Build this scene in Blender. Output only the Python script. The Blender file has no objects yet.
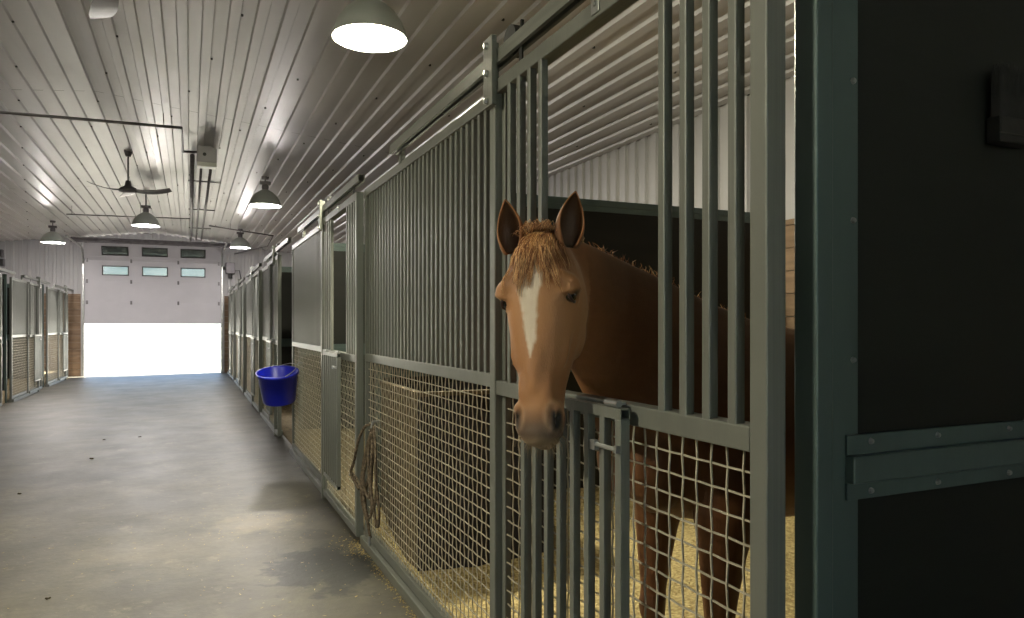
import bpy, bmesh, math, random
import numpy as np
from mathutils import Vector, Matrix, noise
from mathutils.bvhtree import BVHTree
random.seed(7)
PI = math.pi
scene = bpy.context.scene
COL = scene.collection
# ------------------------------------------------------------ camera
cam_d = bpy.data.cameras.new('camera'); cam = bpy.data.objects.new('camera', cam_d); COL.objects.link(cam)
cam.location = (0, 0, 1.45); cam.rotation_euler = (PI/2, 0, -math.atan(322/725))
cam_d.sensor_width = 36; cam_d.lens = 725/1024*36; cam_d.shift_y = 16/1024; cam_d.clip_start = .05; cam_d.clip_end = 500
scene.camera = cam
# ------------------------------------------------------------ world, sun, exposure
scene.view_settings.view_transform = 'Standard'; scene.view_settings.look = 'None'
scene.view_settings.gamma = 1; scene.view_settings.use_curve_mapping = False
scene.view_settings.exposure = 0.80
w = bpy.data.worlds.new('world'); scene.world = w; w.use_nodes = True
nt = w.node_tree; bg = nt.nodes['Background']
sky = nt.nodes.new('ShaderNodeTexSky'); sky.sky_type = 'HOSEK_WILKIE'; sky.turbidity = 4; sky.sun_direction = (.75, .2, .63); sky.ground_albedo = .4
nt.links.new(sky.outputs[0], bg.inputs[0]); bg.inputs[1].default_value = 9.0
sd = bpy.data.lights.new('sun', 'SUN'); sd.energy = 45; sd.angle = .01; sd.color = (1, .95, .86)
sun = bpy.data.objects.new('sun', sd); COL.objects.link(sun)
sun.rotation_euler = Vector((.75, .2, .63)).to_track_quat('Z', 'Y').to_euler()
LAMP_W = 95; BULB_W = 110
LAMP_C = (1.0, .94, .70)      # the two nearest, warm
LAMP_F = (1.0, .94, .90)      # the rest, cooler tubes

# ------------------------------------------------------------ materials
def nodes(name):
    m = bpy.data.materials.new(name); m.use_nodes = True
    return m, m.node_tree, m.node_tree.nodes['Principled BSDF']
def mix_noise(nt, bsdf, c1, c2, scale=5, detail=4, stretch=(1, 1, 1), lo=.35, hi=.65, coord='Object'):
    tc = nt.nodes.new('ShaderNodeTexCoord'); mp = nt.nodes.new('ShaderNodeMapping'); mp.inputs['Scale'].default_value = stretch
    nt.links.new(tc.outputs[coord], mp.inputs[0])
    n = nt.nodes.new('ShaderNodeTexNoise'); n.inputs['Scale'].default_value = scale; n.inputs['Detail'].default_value = detail
    nt.links.new(mp.outputs[0], n.inputs[0])
    r = nt.nodes.new('ShaderNodeValToRGB'); r.color_ramp.elements[0].position = lo; r.color_ramp.elements[1].position = hi
    r.color_ramp.elements[0].color = (*c1, 1); r.color_ramp.elements[1].color = (*c2, 1)
    nt.links.new(n.outputs[0], r.inputs[0]); nt.links.new(r.outputs[0], bsdf.inputs['Base Color'])
    return mp, n, r
def bump(nt, bsdf, vec, scale, strength, dist=.01, detail=3):
    n = nt.nodes.new('ShaderNodeTexNoise'); n.inputs['Scale'].default_value = scale; n.inputs['Detail'].default_value = detail
    nt.links.new(vec, n.inputs[0])
    b = nt.nodes.new('ShaderNodeBump'); b.inputs['Strength'].default_value = strength; b.inputs['Distance'].default_value = dist
    nt.links.new(n.outputs[0], b.inputs['Height']); nt.links.new(b.outputs[0], bsdf.inputs['Normal'])
def simple(name, c1, c2=None, rough=.5, metal=0, scale=6, stretch=(1, 1, 1), bmp=0, bscale=40, coord='Object', lo=.35, hi=.65, spec=.5):
    m, nt, b = nodes(name)
    mp, n, r = mix_noise(nt, b, c1, c2 or tuple(x*.8 for x in c1), scale, 4, stretch, lo, hi, coord)
    b.inputs['Roughness'].default_value = rough; b.inputs['Metallic'].default_value = metal
    b.inputs['Specular IOR Level'].default_value = spec
    if bmp: bump(nt, b, mp.outputs[0], bscale, bmp)
    return m
M = {}
M['paint'] = simple('grey_green_paint', (.160, .165, .146), (.130, .136, .121), rough=.40, metal=.1, scale=9, stretch=(1, 1, .3), bmp=.08, bscale=60, coord='Generated')
M['paint_dark'] = simple('dark_green_paint', (.085, .12, .114), (.070, .10, .096), rough=.35, metal=.3, scale=5, stretch=(1, 1, .3), bmp=.06, bscale=30)
M['wire'] = simple('galvanised_wire', (.55, .50, .39), (.42, .38, .30), rough=.5, metal=.3, scale=30)
M['galv'] = simple('galvanised_steel', (.42, .43, .42), (.3, .3, .3), rough=.35, metal=.7, scale=20)
M['dark_metal'] = simple('dark_metal', (.03, .03, .03), (.05, .05, .05), rough=.5, metal=.4)
M['conduit'] = simple('grey_conduit', (.16, .15, .16), (.11, .10, .11), rough=.45, metal=.5)
M['black_board'] = simple('black_plywood', (.007, .008, .0065), (.011, .012, .0095), rough=.55, scale=3, stretch=(.4, 1, 2), bmp=.10, bscale=12, spec=.35)
M['white_steel'] = simple('white_steel_siding', (.44, .43, .44), (.39, .385, .40), rough=.45, scale=1.2)
M['plank'] = None
M['lamp_shell'] = simple('lamp_shell', (.42, .45, .43), (.38, .41, .39), rough=.4, metal=.2)
M['blue'] = simple('blue_plastic', (.005, .012, .42), (.006, .015, .5), rough=.33, scale=3)
M['rope'] = simple('rope_fibre', (.05, .035, .022), (.16, .12, .08), rough=.9, scale=60, bmp=.5, bscale=200)
M['brush'] = simple('black_bristle', (.008, .007, .006), (.014, .012, .01), rough=.8, scale=40)
M['tan_ply'] = simple('tan_plywood', (.11, .08, .04), (.08, .06, .03), rough=.7, scale=3, stretch=(1, 1, 6))
M['mat'] = simple('bin_shade_black', (.012, .010, .014), (.018, .016, .02), rough=.8)  # near-black that paints shade onto the feed bin's sides
M['hoof'] = simple('hoof_horn', (.05, .04, .03), (.08, .06, .045), rough=.5, scale=20)
M['fan'] = simple('fan_metal', (.09, .085, .09), (.12, .11, .12), rough=.4, metal=.3)
M['white_box'] = simple('white_plastic', (.7, .7, .68), (.62, .62, .6), rough=.4)
M['debris'] = simple('dry_muck', (.03, .022, .012), (.06, .045, .02), rough=.95, scale=50)
def planks():
    m, nt, b = nodes('wood_planks')
    tc = nt.nodes.new('ShaderNodeTexCoord'); mp = nt.nodes.new('ShaderNodeMapping'); nt.links.new(tc.outputs['Object'], mp.inputs[0])
    n = nt.nodes.new('ShaderNodeTexNoise'); n.inputs['Scale'].default_value = 2; n.inputs['Detail'].default_value = 5
    mp.inputs['Scale'].default_value = (1, 1, 9); nt.links.new(mp.outputs[0], n.inputs[0])
    r = nt.nodes.new('ShaderNodeValToRGB'); r.color_ramp.elements[0].color = (.15, .095, .055, 1); r.color_ramp.elements[1].color = (.26, .175, .11, 1)
    r.color_ramp.elements[0].position = .3; r.color_ramp.elements[1].position = .7
    nt.links.new(n.outputs[0], r.inputs[0]); nt.links.new(r.outputs[0], b.inputs['Base Color']); b.inputs['Roughness'].default_value = .7
    return m
M['plank'] = planks()
def emis(name, c, s):
    m, nt, b = nodes(name); b.inputs['Base Color'].default_value = (*c, 1)
    b.inputs['Emission Color'].default_value = (*c, 1); b.inputs['Emission Strength'].default_value = s; return m
M['lens'] = emis('lamp_lens', (1, .98, .93), 6)
def glass():
    m, nt, b = nodes('window_glass'); b.inputs['Base Color'].default_value = (.16, .19, .17, 1); b.inputs['Roughness'].default_value = .25
    b.inputs['Transmission Weight'].default_value = .9; return m
M['glass'] = glass()
def bedding():
    m, nt, b = nodes('wood_shavings')
    mp, n, r = mix_noise(nt, b, (.27, .19, .065), (.62, .50, .24), 45, 5, lo=.32, hi=.68)
    b.inputs['Roughness'].default_value = .95
    bump(nt, b, mp.outputs[0], 70, 1.0, .03, 5); return m
M['bedding'] = bedding()
M['shaded_bedding'] = simple('shaded_bedding', (.10, .075, .035), (.20, .155, .08), rough=.95, scale=25, bmp=.8, bscale=50)  # darker shavings, painting the dim stall interiors into the colour
def ceiling_mat():
    m, nt, b = nodes('ceiling_steel')
    mp, n, r = mix_noise(nt, b, (.47, .46, .475), (.63, .615, .64), .8, 5, stretch=(1.5, .35, 1))
    # dark smudges around the fittings
    geo = nt.nodes.new('ShaderNodeNewGeometry'); last = r.outputs[0]
    for (x, y, rx, ry, k) in ((.25, 9.6, .16, 1.3, .6), (1.0, 9.3, .5, .9, .6), (-.2, 13.6, .5, .8, .6), (-.75, 4.4, .6, .7, .3), (.98, 15.9, .5, 1.0, .5)):
        s = nt.nodes.new('ShaderNodeVectorMath'); s.operation = 'SUBTRACT'; s.inputs[1].default_value = (x, y, 0); nt.links.new(geo.outputs['Position'], s.inputs[0])
        q = nt.nodes.new('ShaderNodeVectorMath'); q.operation = 'MULTIPLY'; q.inputs[1].default_value = (1/rx, 1/ry, 0); nt.links.new(s.outputs[0], q.inputs[0])
        l = nt.nodes.new('ShaderNodeVectorMath'); l.operation = 'LENGTH'; nt.links.new(q.outputs[0], l.inputs[0])
        mr = nt.nodes.new('ShaderNodeMapRange'); mr.inputs[1].default_value = 1.1; mr.inputs[2].default_value = .1; mr.inputs[3].default_value = 0; mr.inputs[4].default_value = k
        nt.links.new(l.outputs['Value'], mr.inputs[0])
        mx = nt.nodes.new('ShaderNodeMixRGB'); nt.links.new(mr.outputs[0], mx.inputs[0]); nt.links.new(last, mx.inputs[1]); mx.inputs[2].default_value = (.12, .11, .11, 1); last = mx.outputs[0]
    nt.links.new(last, b.inputs['Base Color'])
    b.inputs['Roughness'].default_value = .40; b.inputs['Metallic'].default_value = .15
    bump(nt, b, mp.outputs[0], 3, .12, .02, 2)
    return m
M['ceiling'] = ceiling_mat()
def floor_mat():
    m, nt, b = nodes('concrete_floor')
    geo = nt.nodes.new('ShaderNodeNewGeometry'); P = geo.outputs['Position']
    def N(scale, detail=5, rough=.6):
        n = nt.nodes.new('ShaderNodeTexNoise'); n.inputs['Scale'].default_value = scale; n.inputs['Detail'].default_value = detail; n.inputs['Roughness'].default_value = rough
        nt.links.new(P, n.inputs[0]); return n
    def ramp(src, p0, p1, c0, c1):
        r = nt.nodes.new('ShaderNodeValToRGB'); r.color_ramp.elements[0].position = p0; r.color_ramp.elements[1].position = p1
        r.color_ramp.elements[0].color = (*c0, 1); r.color_ramp.elements[1].color = (*c1, 1); nt.links.new(src, r.inputs[0]); return r.outputs[0]
    def mix(f, a, c, mode='MIX'):
        mx = nt.nodes.new('ShaderNodeMixRGB'); mx.blend_type = mode; nt.links.new(f, mx.inputs[0]); nt.links.new(a, mx.inputs[1])
        if isinstance(c, tuple): mx.inputs[2].default_value = (*c, 1)
        else: nt.links.new(c, mx.inputs[2])
        return mx.outputs[0]
    base = ramp(N(1.3, 8, .68).outputs[0], .38, .62, (.054, .050, .038), (.108, .099, .073))
    fine = ramp(N(11, 8, .75).outputs[0], .42, .62, (0, 0, 0), (.55, .55, .55))
    base = mix(fine, base, (.05, .047, .04))
    pale = ramp(N(3.2, 6, .7).outputs[0], .60, .70, (0, 0, 0), (.55, .55, .55))
    base = mix(pale, base, (.20, .18, .13))
    flecks = ramp(N(38, 2, .5).outputs[0], .70, .74, (0, 0, 0), (.6, .6, .6))
    base = mix(flecks, base, (.26, .22, .13))
    wob = N(5, 4); wob2 = N(2.2, 3)
    def blob(x, y, rx, ry, k, col, base, edge=.12):
        s = nt.nodes.new('ShaderNodeVectorMath'); s.operation = 'SUBTRACT'; s.inputs[1].default_value = (x, y, 0); nt.links.new(P, s.inputs[0])
        q = nt.nodes.new('ShaderNodeVectorMath'); q.operation = 'MULTIPLY'; q.inputs[1].default_value = (1/rx, 1/ry, 0); nt.links.new(s.outputs[0], q.inputs[0])
        l = nt.nodes.new('ShaderNodeVectorMath'); l.operation = 'LENGTH'; nt.links.new(q.outputs[0], l.inputs[0])
        ad = nt.nodes.new('ShaderNodeMath'); ad.operation = 'MULTIPLY_ADD'; nt.links.new(wob.outputs[0], ad.inputs[0]); ad.inputs[1].default_value = 2.4; nt.links.new(l.outputs['Value'], ad.inputs[2])
        mr = nt.nodes.new('ShaderNodeMapRange'); mr.inputs[1].default_value = 2.05+edge; mr.inputs[2].default_value = 2.05-edge; mr.inputs[3].default_value = 0; mr.inputs[4].default_value = k
        nt.links.new(ad.outputs[0], mr.inputs[0]); return mix(mr.outputs[0], base, col), mr.outputs[0]
    base, wet1 = blob(.74, 4.42, .36, .50, .92, (.020, .021, .019), base)
    base, _ = blob(.80, 5.15, .13, .18, .6, (.028, .026, .023), base)
    base, _ = blob(-1.05, 8.0, .62, .42, .45, (.03, .03, .03), base, .4)
    base, _ = blob(-1.5, 10.8, .5, .35, .35, (.035, .035, .035), base, .4)
    base, _ = blob(.45, 5.6, .30, .30, .3, (.28, .23, .13), base, .25)
    base, _ = blob(-.1, 5.2, .5, .3, .12, (.24, .2, .12), base, .4)
    nt.links.new(base, b.inputs['Base Color'])
    rr = nt.nodes.new('ShaderNodeMapRange'); nt.links.new(wob2.outputs[0], rr.inputs[0]); rr.inputs[3].default_value = .38; rr.inputs[4].default_value = .6
    nt.links.new(rr.outputs[0], b.inputs['Roughness'])
    n = N(20, 5); bb = nt.nodes.new('ShaderNodeBump'); bb.inputs['Strength'].default_value = .25; bb.inputs['Distance'].default_value = .008
    nt.links.new(n.outputs[0], bb.inputs['Height']); nt.links.new(bb.outputs[0], b.inputs['Normal'])
    return m
M['floor'] = floor_mat()
M['gravel'] = simple('unseen_pale_gravel', (.62, .60, .52), (.5, .49, .42), rough=.95, scale=2)
M['grass'] = simple('unseen_lawn_grass', (.06, .10, .03), (.09, .15, .045), rough=.95, scale=1.5)

# ------------------------------------------------------------ mesh helpers
class MB:
    def __init__(s): s.bm = bmesh.new()
    def box(s, x0, y0, z0, x1, y1, z1, bev=0):
        bm = s.bm
        v = [bm.verts.new((x, y, z)) for x in (x0, x1) for y in (y0, y1) for z in (z0, z1)]
        F = [(0, 1, 3, 2), (4, 6, 7, 5), (0, 4, 5, 1), (2, 3, 7, 6), (0, 2, 6, 4), (1, 5, 7, 3)]
        fs = [bm.faces.new([v[i] for i in f]) for f in F]
        if bev:
            es = list({e for f in fs for e in f.edges})
            bmesh.ops.bevel(bm, geom=es, offset=bev, segments=2, affect='EDGES', profile=.5)
        return s
    def hbox(s, x0, y0, z0, x1, y1, z1, axis, t=.003):
        """square tube with open ends along axis"""
        if axis == 'y':
            s.box(x0, y0, z0, x0+t, y1, z1); s.box(x1-t, y0, z0, x1, y1, z1); s.box(x0+t, y0, z0, x1-t, y1, z0+t); s.box(x0+t, y0, z1-t, x1-t, y1, z1)
        return s
    def tube(s, pts, r, n=6, cap=True):
        bm = s.bm; pts = [Vector(p) for p in pts]; rings = []
        rs = r if isinstance(r, (list, tuple)) else [r]*len(pts)
        up = None
        for i, p in enumerate(pts):
            d = (pts[min(i+1, len(pts)-1)]-pts[max(i-1, 0)]).normalized()
            if up is None:
                up = d.orthogonal().normalized()
            up = (up-d*up.dot(d))
            up = up.normalized() if up.length > 1e-6 else d.orthogonal().normalized()
            sd = d.cross(up)
            rings.append([bm.verts.new(p+(up*math.cos(2*PI*k/n)+sd*math.sin(2*PI*k/n))*rs[i]) for k in range(n)])
        for a, b in zip(rings, rings[1:]):
            for k in range(n): bm.faces.new((a[k], a[(k+1) % n], b[(k+1) % n], b[k]))
        if cap:
            bm.faces.new(rings[0][::-1]); bm.faces.new(rings[-1])
        return s
    def lathe(s, prof, n=24, c=(0, 0, 0), axis='z'):
        bm = s.bm; rings = []; c = Vector(c)
        for (r, z) in prof:
            ring = []
            for k in range(n):
                a = 2*PI*k/n
                if axis == 'z': p = Vector((r*math.cos(a), r*math.sin(a), z))
                elif axis == 'x': p = Vector((z, r*math.cos(a), r*math.sin(a)))
                else: p = Vector((r*math.cos(a), z, r*math.sin(a)))
                ring.append(bm.verts.new(c+p))
            rings.append(ring)
        for a, b in zip(rings, rings[1:]):
            for k in range(n): bm.faces.new((a[k], a[(k+1) % n], b[(k+1) % n], b[k]))
        return s
    def loft(s, rings, cap=True):
        bm = s.bm; R = [[bm.verts.new(p) for p in r] for r in rings]; n = len(R[0])
        for a, b in zip(R, R[1:]):
            for k in range(n): bm.faces.new((a[k], a[(k+1) % n], b[(k+1) % n], b[k]))
        if cap: bm.faces.new(R[0][::-1]); bm.faces.new(R[-1])
        return s
    def ell(s, c, rx, ry, rz, rot=None, n=16):
        m = Matrix.Translation(c) @ (rot.to_4x4() if rot else Matrix()) @ Matrix.Diagonal((rx, ry, rz, 1))
        bmesh.ops.create_uvsphere(s.bm, u_segments=n, v_segments=n//2+2, radius=1, matrix=m); return s
    def mesh(s, name, mat, smooth=False):
        bmesh.ops.recalc_face_normals(s.bm, faces=s.bm.faces)
        me = bpy.data.meshes.new(name); s.bm.to_mesh(me); s.bm.free(); me.materials.append(mat)
        if smooth: me.shade_smooth()
        return me
    def build(s, name, mat, parent=None, loc=(0, 0, 0), smooth=False):
        return link(name, s.mesh(name, mat, smooth), parent, loc)
def link(name, me, parent=None, loc=(0, 0, 0)):
    o = bpy.data.objects.new(name, me); COL.objects.link(o); o.location = loc
    if parent: o.parent = parent
    return o
def tag(o, label=None, cat=None, group=None, kind=None):
    if label: o['label'] = label
    if cat: o['category'] = cat
    if group: o['group'] = group
    if kind: o['kind'] = kind
    return o
def empty(name, loc=(0, 0, 0), rz=0):
    o = bpy.data.objects.new(name, None); COL.objects.link(o); o.location = loc; o.rotation_euler = (0, 0, rz); o.empty_display_size = .1; return o
CH = {}
def copy_tree(o, parent=None):
    c = o.copy(); COL.objects.link(c); c.parent = parent
    for ch in [x for x in KIDS(o)]: copy_tree(ch, c)
    return c
def KIDS(o): return [x for x in bpy.data.objects if x.parent == o]
def struct(o): o['kind'] = 'structure'; return o

# ------------------------------------------------------------ dimensions
XR, XL, YE, YF = 4.61, -6.61, 23.75, -7.0      # outer walls, end wall, wall behind
RIDGE_X, RIDGE_Z, SL = -1.0, 4.16, .11
def zc(x): return RIDGE_Z - SL*abs(x-RIDGE_X)
XP, XD = 1.06, 1.01                             # stall panel plane, sliding door plane (right row)
PITCH = 3.75

# ------------------------------------------------------------ the building
MB().box(XL-.2, YF-.2, -.2, XR+.2, YE+.25, 0).build('floor', M['floor']); struct(bpy.data.objects['floor'])
def rib_profile(a, b, pitch=.20, h=.027):
    pts = []; x = a
    while x < b:
        for dx, dz in ((0, 0), (pitch*.50, 0), (pitch*.55, h), (pitch*.94, h), (pitch*.99, 0)):
            if x+dx < b: pts.append((x+dx, dz))
        x += pitch
    pts.append((b, 0)); return pts
bm = bmesh.new(); prev = None
for x, dz in rib_profile(XL, XR):
    z = zc(x)-dz
    cur = (bm.verts.new((x, YF, z)), bm.verts.new((x, YE+.05, z)))
    if prev: bm.faces.new((prev[0], cur[0], cur[1], prev[1]))
    prev = cur
me = bpy.data.meshes.new('ceiling'); bm.to_mesh(me); bm.free(); me.materials.append(M['ceiling']); ceil = struct(link('ceiling', me))
sc_ = MB()                                       # screw rows, laps
x = XL+.2
ribs = []
while x < XR: ribs.append(x); x += .20
for r_, yy in enumerate([-1 + 1.22*k for k in range(20)]):
    for i, x in enumerate(ribs):
        if (i+r_) % 4 == 0: sc_.box(x-.009, yy-.009, zc(x)-.03, x+.009, yy+.009, zc(x)-.015)
sc_.build('ceiling_screws', M['dark_metal'], ceil)
lap = MB()
for yy in (3.6, 9.62, 15.8):
    lap.box(XL, yy, zc(0)-.0, XL+.01, yy+.002, zc(0)+.001)
    for sgn in (-1, 1):
        xe = XL if sgn < 0 else XR
        vs = [lap.bm.verts.new(p) for p in ((RIDGE_X, yy, RIDGE_Z-.0035), (xe, yy, zc(xe)-.0035), (xe, yy+.012, zc(xe)-.0035), (RIDGE_X, yy+.012, RIDGE_Z-.0035))]
        lap.bm.faces.new(vs)
lap.build('ceiling_lap', M['dark_metal'], ceil)

def ribbed_wall(name, x0, y0, x1, y1, zfun, z0, inward, mat):
    """vertical ribbed sheet from (x0,y0) to (x1,y1), with ribs proud of the inward side"""
    bm = bmesh.new(); L = math.hypot(x1-x0, y1-y0); dx, dy = (x1-x0)/L, (y1-y0)/L; prev = None
    for s, dz in rib_profile(0, L):
        px, py = x0+dx*s+inward[0]*dz, y0+dy*s+inward[1]*dz
        zb = z0(s) if callable(z0) else z0
        cur = (bm.verts.new((px, py, zb)), bm.verts.new((px, py, zfun(px))))
        if prev and not (callable(z0) and (abs(prev[2]-zb) > .01)): bm.faces.new((prev[0], cur[0], cur[1], prev[1]))
        elif prev: bm.faces.new((bm.verts.new((px, py, max(zb, prev[2]))), cur[1], prev[1]))
        prev = (cur[0], cur[1], zb)
    me = bpy.data.meshes.new(name); bm.to_mesh(me); bm.free(); me.materials.append(mat); return link(name, me)
WT = 2.33
for nm, xx, inn, sg in (('wall_right', XR, (-1, 0), 1), ('wall_left', XL, (1, 0), -1)):
    o = struct(ribbed_wall(nm, xx, YF, xx, YE, lambda x: zc(x)+.02, 0, inn, M['white_steel']))
    p = MB(); z = 0; k = 0
    while z < WT-.01:
        y = YF - (k % 3)*.9
        while y < YE:
            ya, yb = max(y, YF), min(y+3.6, YE)
            if yb > ya: p.box(xx-sg*.06, ya+.003, z+.004, xx-sg*.022, yb-.003, min(z+.19, WT)-.002)
            y += 3.6
        z += .19; k += 1
    p.build('plank_lining', M['plank'], o)
DX0, DX1, DTOP = -2.70, .834, 3.5
# end wall with the big doorway
o = MB(); e = o.bm
def quad(vs): e.faces.new([e.verts.new(v) for v in vs])
o = ribbed_wall('wall_back', XL, YE, DX0-.1, YE, lambda x: zc(x)+.02, 0, (0, -1), M['white_steel']); struct(o)
o2 = ribbed_wall('steel_siding', DX1+.1, YE, XR, YE, lambda x: zc(x)+.02, 0, (0, -1), M['white_steel']); o2.parent = o
o3 = ribbed_wall('steel_header', DX0-.1, YE, DX1+.1, YE, lambda x: zc(x)+.02, DTOP, (0, -1), M['white_steel']); o3.parent = o
p = MB()
z = 0
while z < WT-.01:
    for a, b in ((XL+.07, DX0-.1), (DX1+.1, XR-.07)): p.box(a, YE-.06, z+.004, b, YE-.022, min(z+.19, WT)-.002)
    z += .19
p.build('plank_lining', M['plank'], o)
# unseen wall behind the camera, its doorway added for daylight and reflections
o = MB(); o.box(XL, YF-.1, 0, -3.1, YF, 3.9); o.box(1.1, YF-.1, 0, XR, YF, 3.9); o.box(-3.1, YF-.1, 3.5, 1.1, YF, 4.3)
struct(o.build('unseen_wall_front', M['plank']))
# unseen roof slab added to keep the daylight out above the sheet
o = MB(); vs = []
for y in (YF-.1, YE+.1):
    vs.append([o.bm.verts.new(q) for q in ((XL-.1, y, zc(XL)+.06), (RIDGE_X, y, RIDGE_Z+.06), (XR+.1, y, zc(XR)+.06), (XR+.1, y, zc(XR)+.2), (RIDGE_X, y, RIDGE_Z+.25), (XL-.1, y, zc(XL)+.2))])
for k in range(6): o.bm.faces.new((vs[0][k], vs[0][(k+1) % 6], vs[1][(k+1) % 6], vs[1][k]))
o.bm.faces.new(vs[0]); o.bm.faces.new(vs[1])
r = o.build('roof_light_block', M['white_steel'], ceil)
# outside
struct(MB().box(-300, YE+.25, -.25, 300, 900, -.02).build('ground', M['gravel']))
o = MB().box(-40, -90, -.25, 40, YF-.2, -.03).build('ground', M['grass']); struct(o)  # unseen lawn, added for green reflections in the bars
MB().box(-16, -20, -.03, 12, YF-.2, -.015).build('ground', M['gravel']); struct([x for x in COL.objects if x.name.startswith('ground')][-1])  # unseen gravel apron, added for greyer bounce light
hb = bmesh.new(); G = []  # unseen hedge, added behind the camera for green reflections
for i in range(161):
    row = []
    for j, (yy, zz) in enumerate(((-31, -.02), (-30.2, 1.4), (-30.4, 3.0), (-31.4, 4.2), (-33, 4.6), (-34, 2.6), (-34, -.02))):
        x = -40+80*i/160; q = noise.noise(Vector((x*.9, yy, zz)))*.5
        row.append(hb.verts.new((x, yy+q, max(-.02, zz+q*1.2) if j not in (0, 6) else -.02)))
    G.append(row)
for i in range(160):
    for j in range(6): hb.faces.new((G[i][j], G[i+1][j], G[i+1][j+1], G[i][j+1]))
bmesh.ops.recalc_face_normals(hb, faces=hb.faces)
me = bpy.data.meshes.new('hedge'); hb.to_mesh(me); hb.free(); me.materials.append(simple('unseen_hedge_leaves', (.05, .10, .025), (.09, .17, .04), rough=.9, scale=4, bmp=1, bscale=8)); tag(link('hedge', me), 'unseen green hedge added behind the camera for the reflections', 'hedge', kind='stuff')
# trims of the big doorway
o = MB(); o.box(DX0-.12, YE-.10, 0, DX0-.02, YE+.05, DTOP); o.box(DX1+.02, YE-.10, 0, DX1+.12, YE+.05, DTOP)
struct(o.build('trim_1', M['white_steel']))

# ------------------------------------------------------------ overhead door
SEC = .60
door = empty('door_1', ((DX0+DX1)/2, YE-.12, 0)); struct(door)
W2 = (DX1-DX0)/2+.02
white_door = simple('door_sheet', (.46, .445, .48), (.43, .415, .45), rough=.45, scale=2); M['door'] = white_door
def section(win):
    m = MB(); z0 = .0005
    wins = [(-W2+.46+(i*(2*W2-.92-.62)/2), ) for i in range(3)] if win else []
    wx = [(a[0], a[0]+.62) for a in wins]; wz0, wz1 = .20, .42
    xs = [-W2]+[q for a in wx for q in a]+[W2]
    if not win:
        m.box(-W2, -.02, z0, W2, .02, SEC-.0005)
    else:
        m.box(-W2, -.02, z0, W2, .02, wz0); m.box(-W2, -.02, wz1, W2, .02, SEC-.0005)
        for a, b in zip(xs[0::2], xs[1::2]): m.box(a, -.02, wz0, b, .02, wz1)
    for z in (.1, .3, .5):
        if not win or z != .3: m.box(-W2+.02, -.026, z-.02, W2-.02, -.02, z+.02)
    m.box(-W2+.01, .0201, -.01, W2-.01, .024, .02)
    return m, wx, (wz0, wz1)
def add_section(z, win, tilt=0, y=0):
    m, wx, wz = section(win)
    s = m.build('door_section', M['door'], door, (0, y, z)); s.rotation_euler = (tilt, 0, 0)
    for a, b in wx:
        f = MB(); t = .03
        f.box(a-t, -.035, wz[0]-t, b+t, .03, wz[0]); f.box(a-t, -.035, wz[1], b+t, .03, wz[1]+t); f.box(a-t, -.035, wz[0], a, .03, wz[1]); f.box(b, -.035, wz[0], b+t, .03, wz[1])
        fo = f.build('window_frame', M['dark_metal'], s)
    for a, b in wx:
        MB().box(a, -.006, wz[0], b, .006, wz[1]).build('window_pane', M['glass'], s)
    for x in ((-W2+1.17), (W2-1.17), -W2+.06, W2-.06):
        MB().box(x-.025, -.05, SEC-.06, x+.025, -.027, SEC+.045 if tilt == 0 else SEC-.01).build('hinge', M['conduit'], s)
    return s
add_section(1.50, False); add_section(2.10, False); add_section(2.70, True)
add_section(3.30, True, math.radians(28))
struct(door)
m = MB()
for sx in (-1, 1):
    xx = sx*(W2+.035)
    m.box(xx-.02, -.04, 0, xx+.02, .02, 3.2)
    pts = [(xx, -.02, 3.2)]+[(xx, -.02-.35*(1-math.cos(a)), 3.2+.42*math.sin(a)) for a in (PI/8, PI/4, 3*PI/8, PI/2)]+[(xx, -3.1, 3.62)]
    m.tube(pts, .025, 6)
m.build('door_track', M['galv'], door)
m = MB(); m.tube([(-W2-.25, -.42, 3.83), (W2+.25, -.42, 3.83)], .03, 8); m.tube([(-.9, -.42, 3.83), (.9, -.42, 3.83)], .055, 10)
m.box(-W2-.3, -.36, 3.76, W2+.3, -.30, 3.90)
m.build('spring_shaft', M['conduit'], door)
# opener on the wall
t = empty('door_opener', (1.12, YE-.13, 3.0)); tag(t, 'grey electric opener box with cable on the end wall right of the overhead door', 'door opener')
MB().box(-.13, -.12, 0, .13, .1, .34, .015).build('housing', M['conduit'], t)
MB().tube([(0, -.05, -.14), (0, -.05, 0)], .06, 10).build('motor', M['dark_metal'], t)
MB().tube([(-.2, -.02, .17), (-.13, -.02, .17)], .05, 10).build('drive_shaft', M['dark_metal'], t)
MB().tube([(.14, .05, .1), (.26, .05, .12), (.3, .05, -.1), (.28, .05, -.6)], .014, 6).build('cable', M['dark_metal'], t)
t = empty('wall_box', (-4.78, YE-.1, 3.05)); tag(t, 'dark electrical box high on the end wall above the left stalls', 'electrical box')
MB().box(-.17, -.1, 0, .17, .075, .2, .01).box(-.14, -.1, .24, .14, .075, .45, .01).box(-.05, -.06, .2, .05, .07, .24).build('housing', M['conduit'], t)
MB().box(-.15, -.125, .02, .15, -.1, .18).box(-.11, -.125, .27, .11, -.1, .42).build('cover', M['dark_metal'], t)

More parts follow.
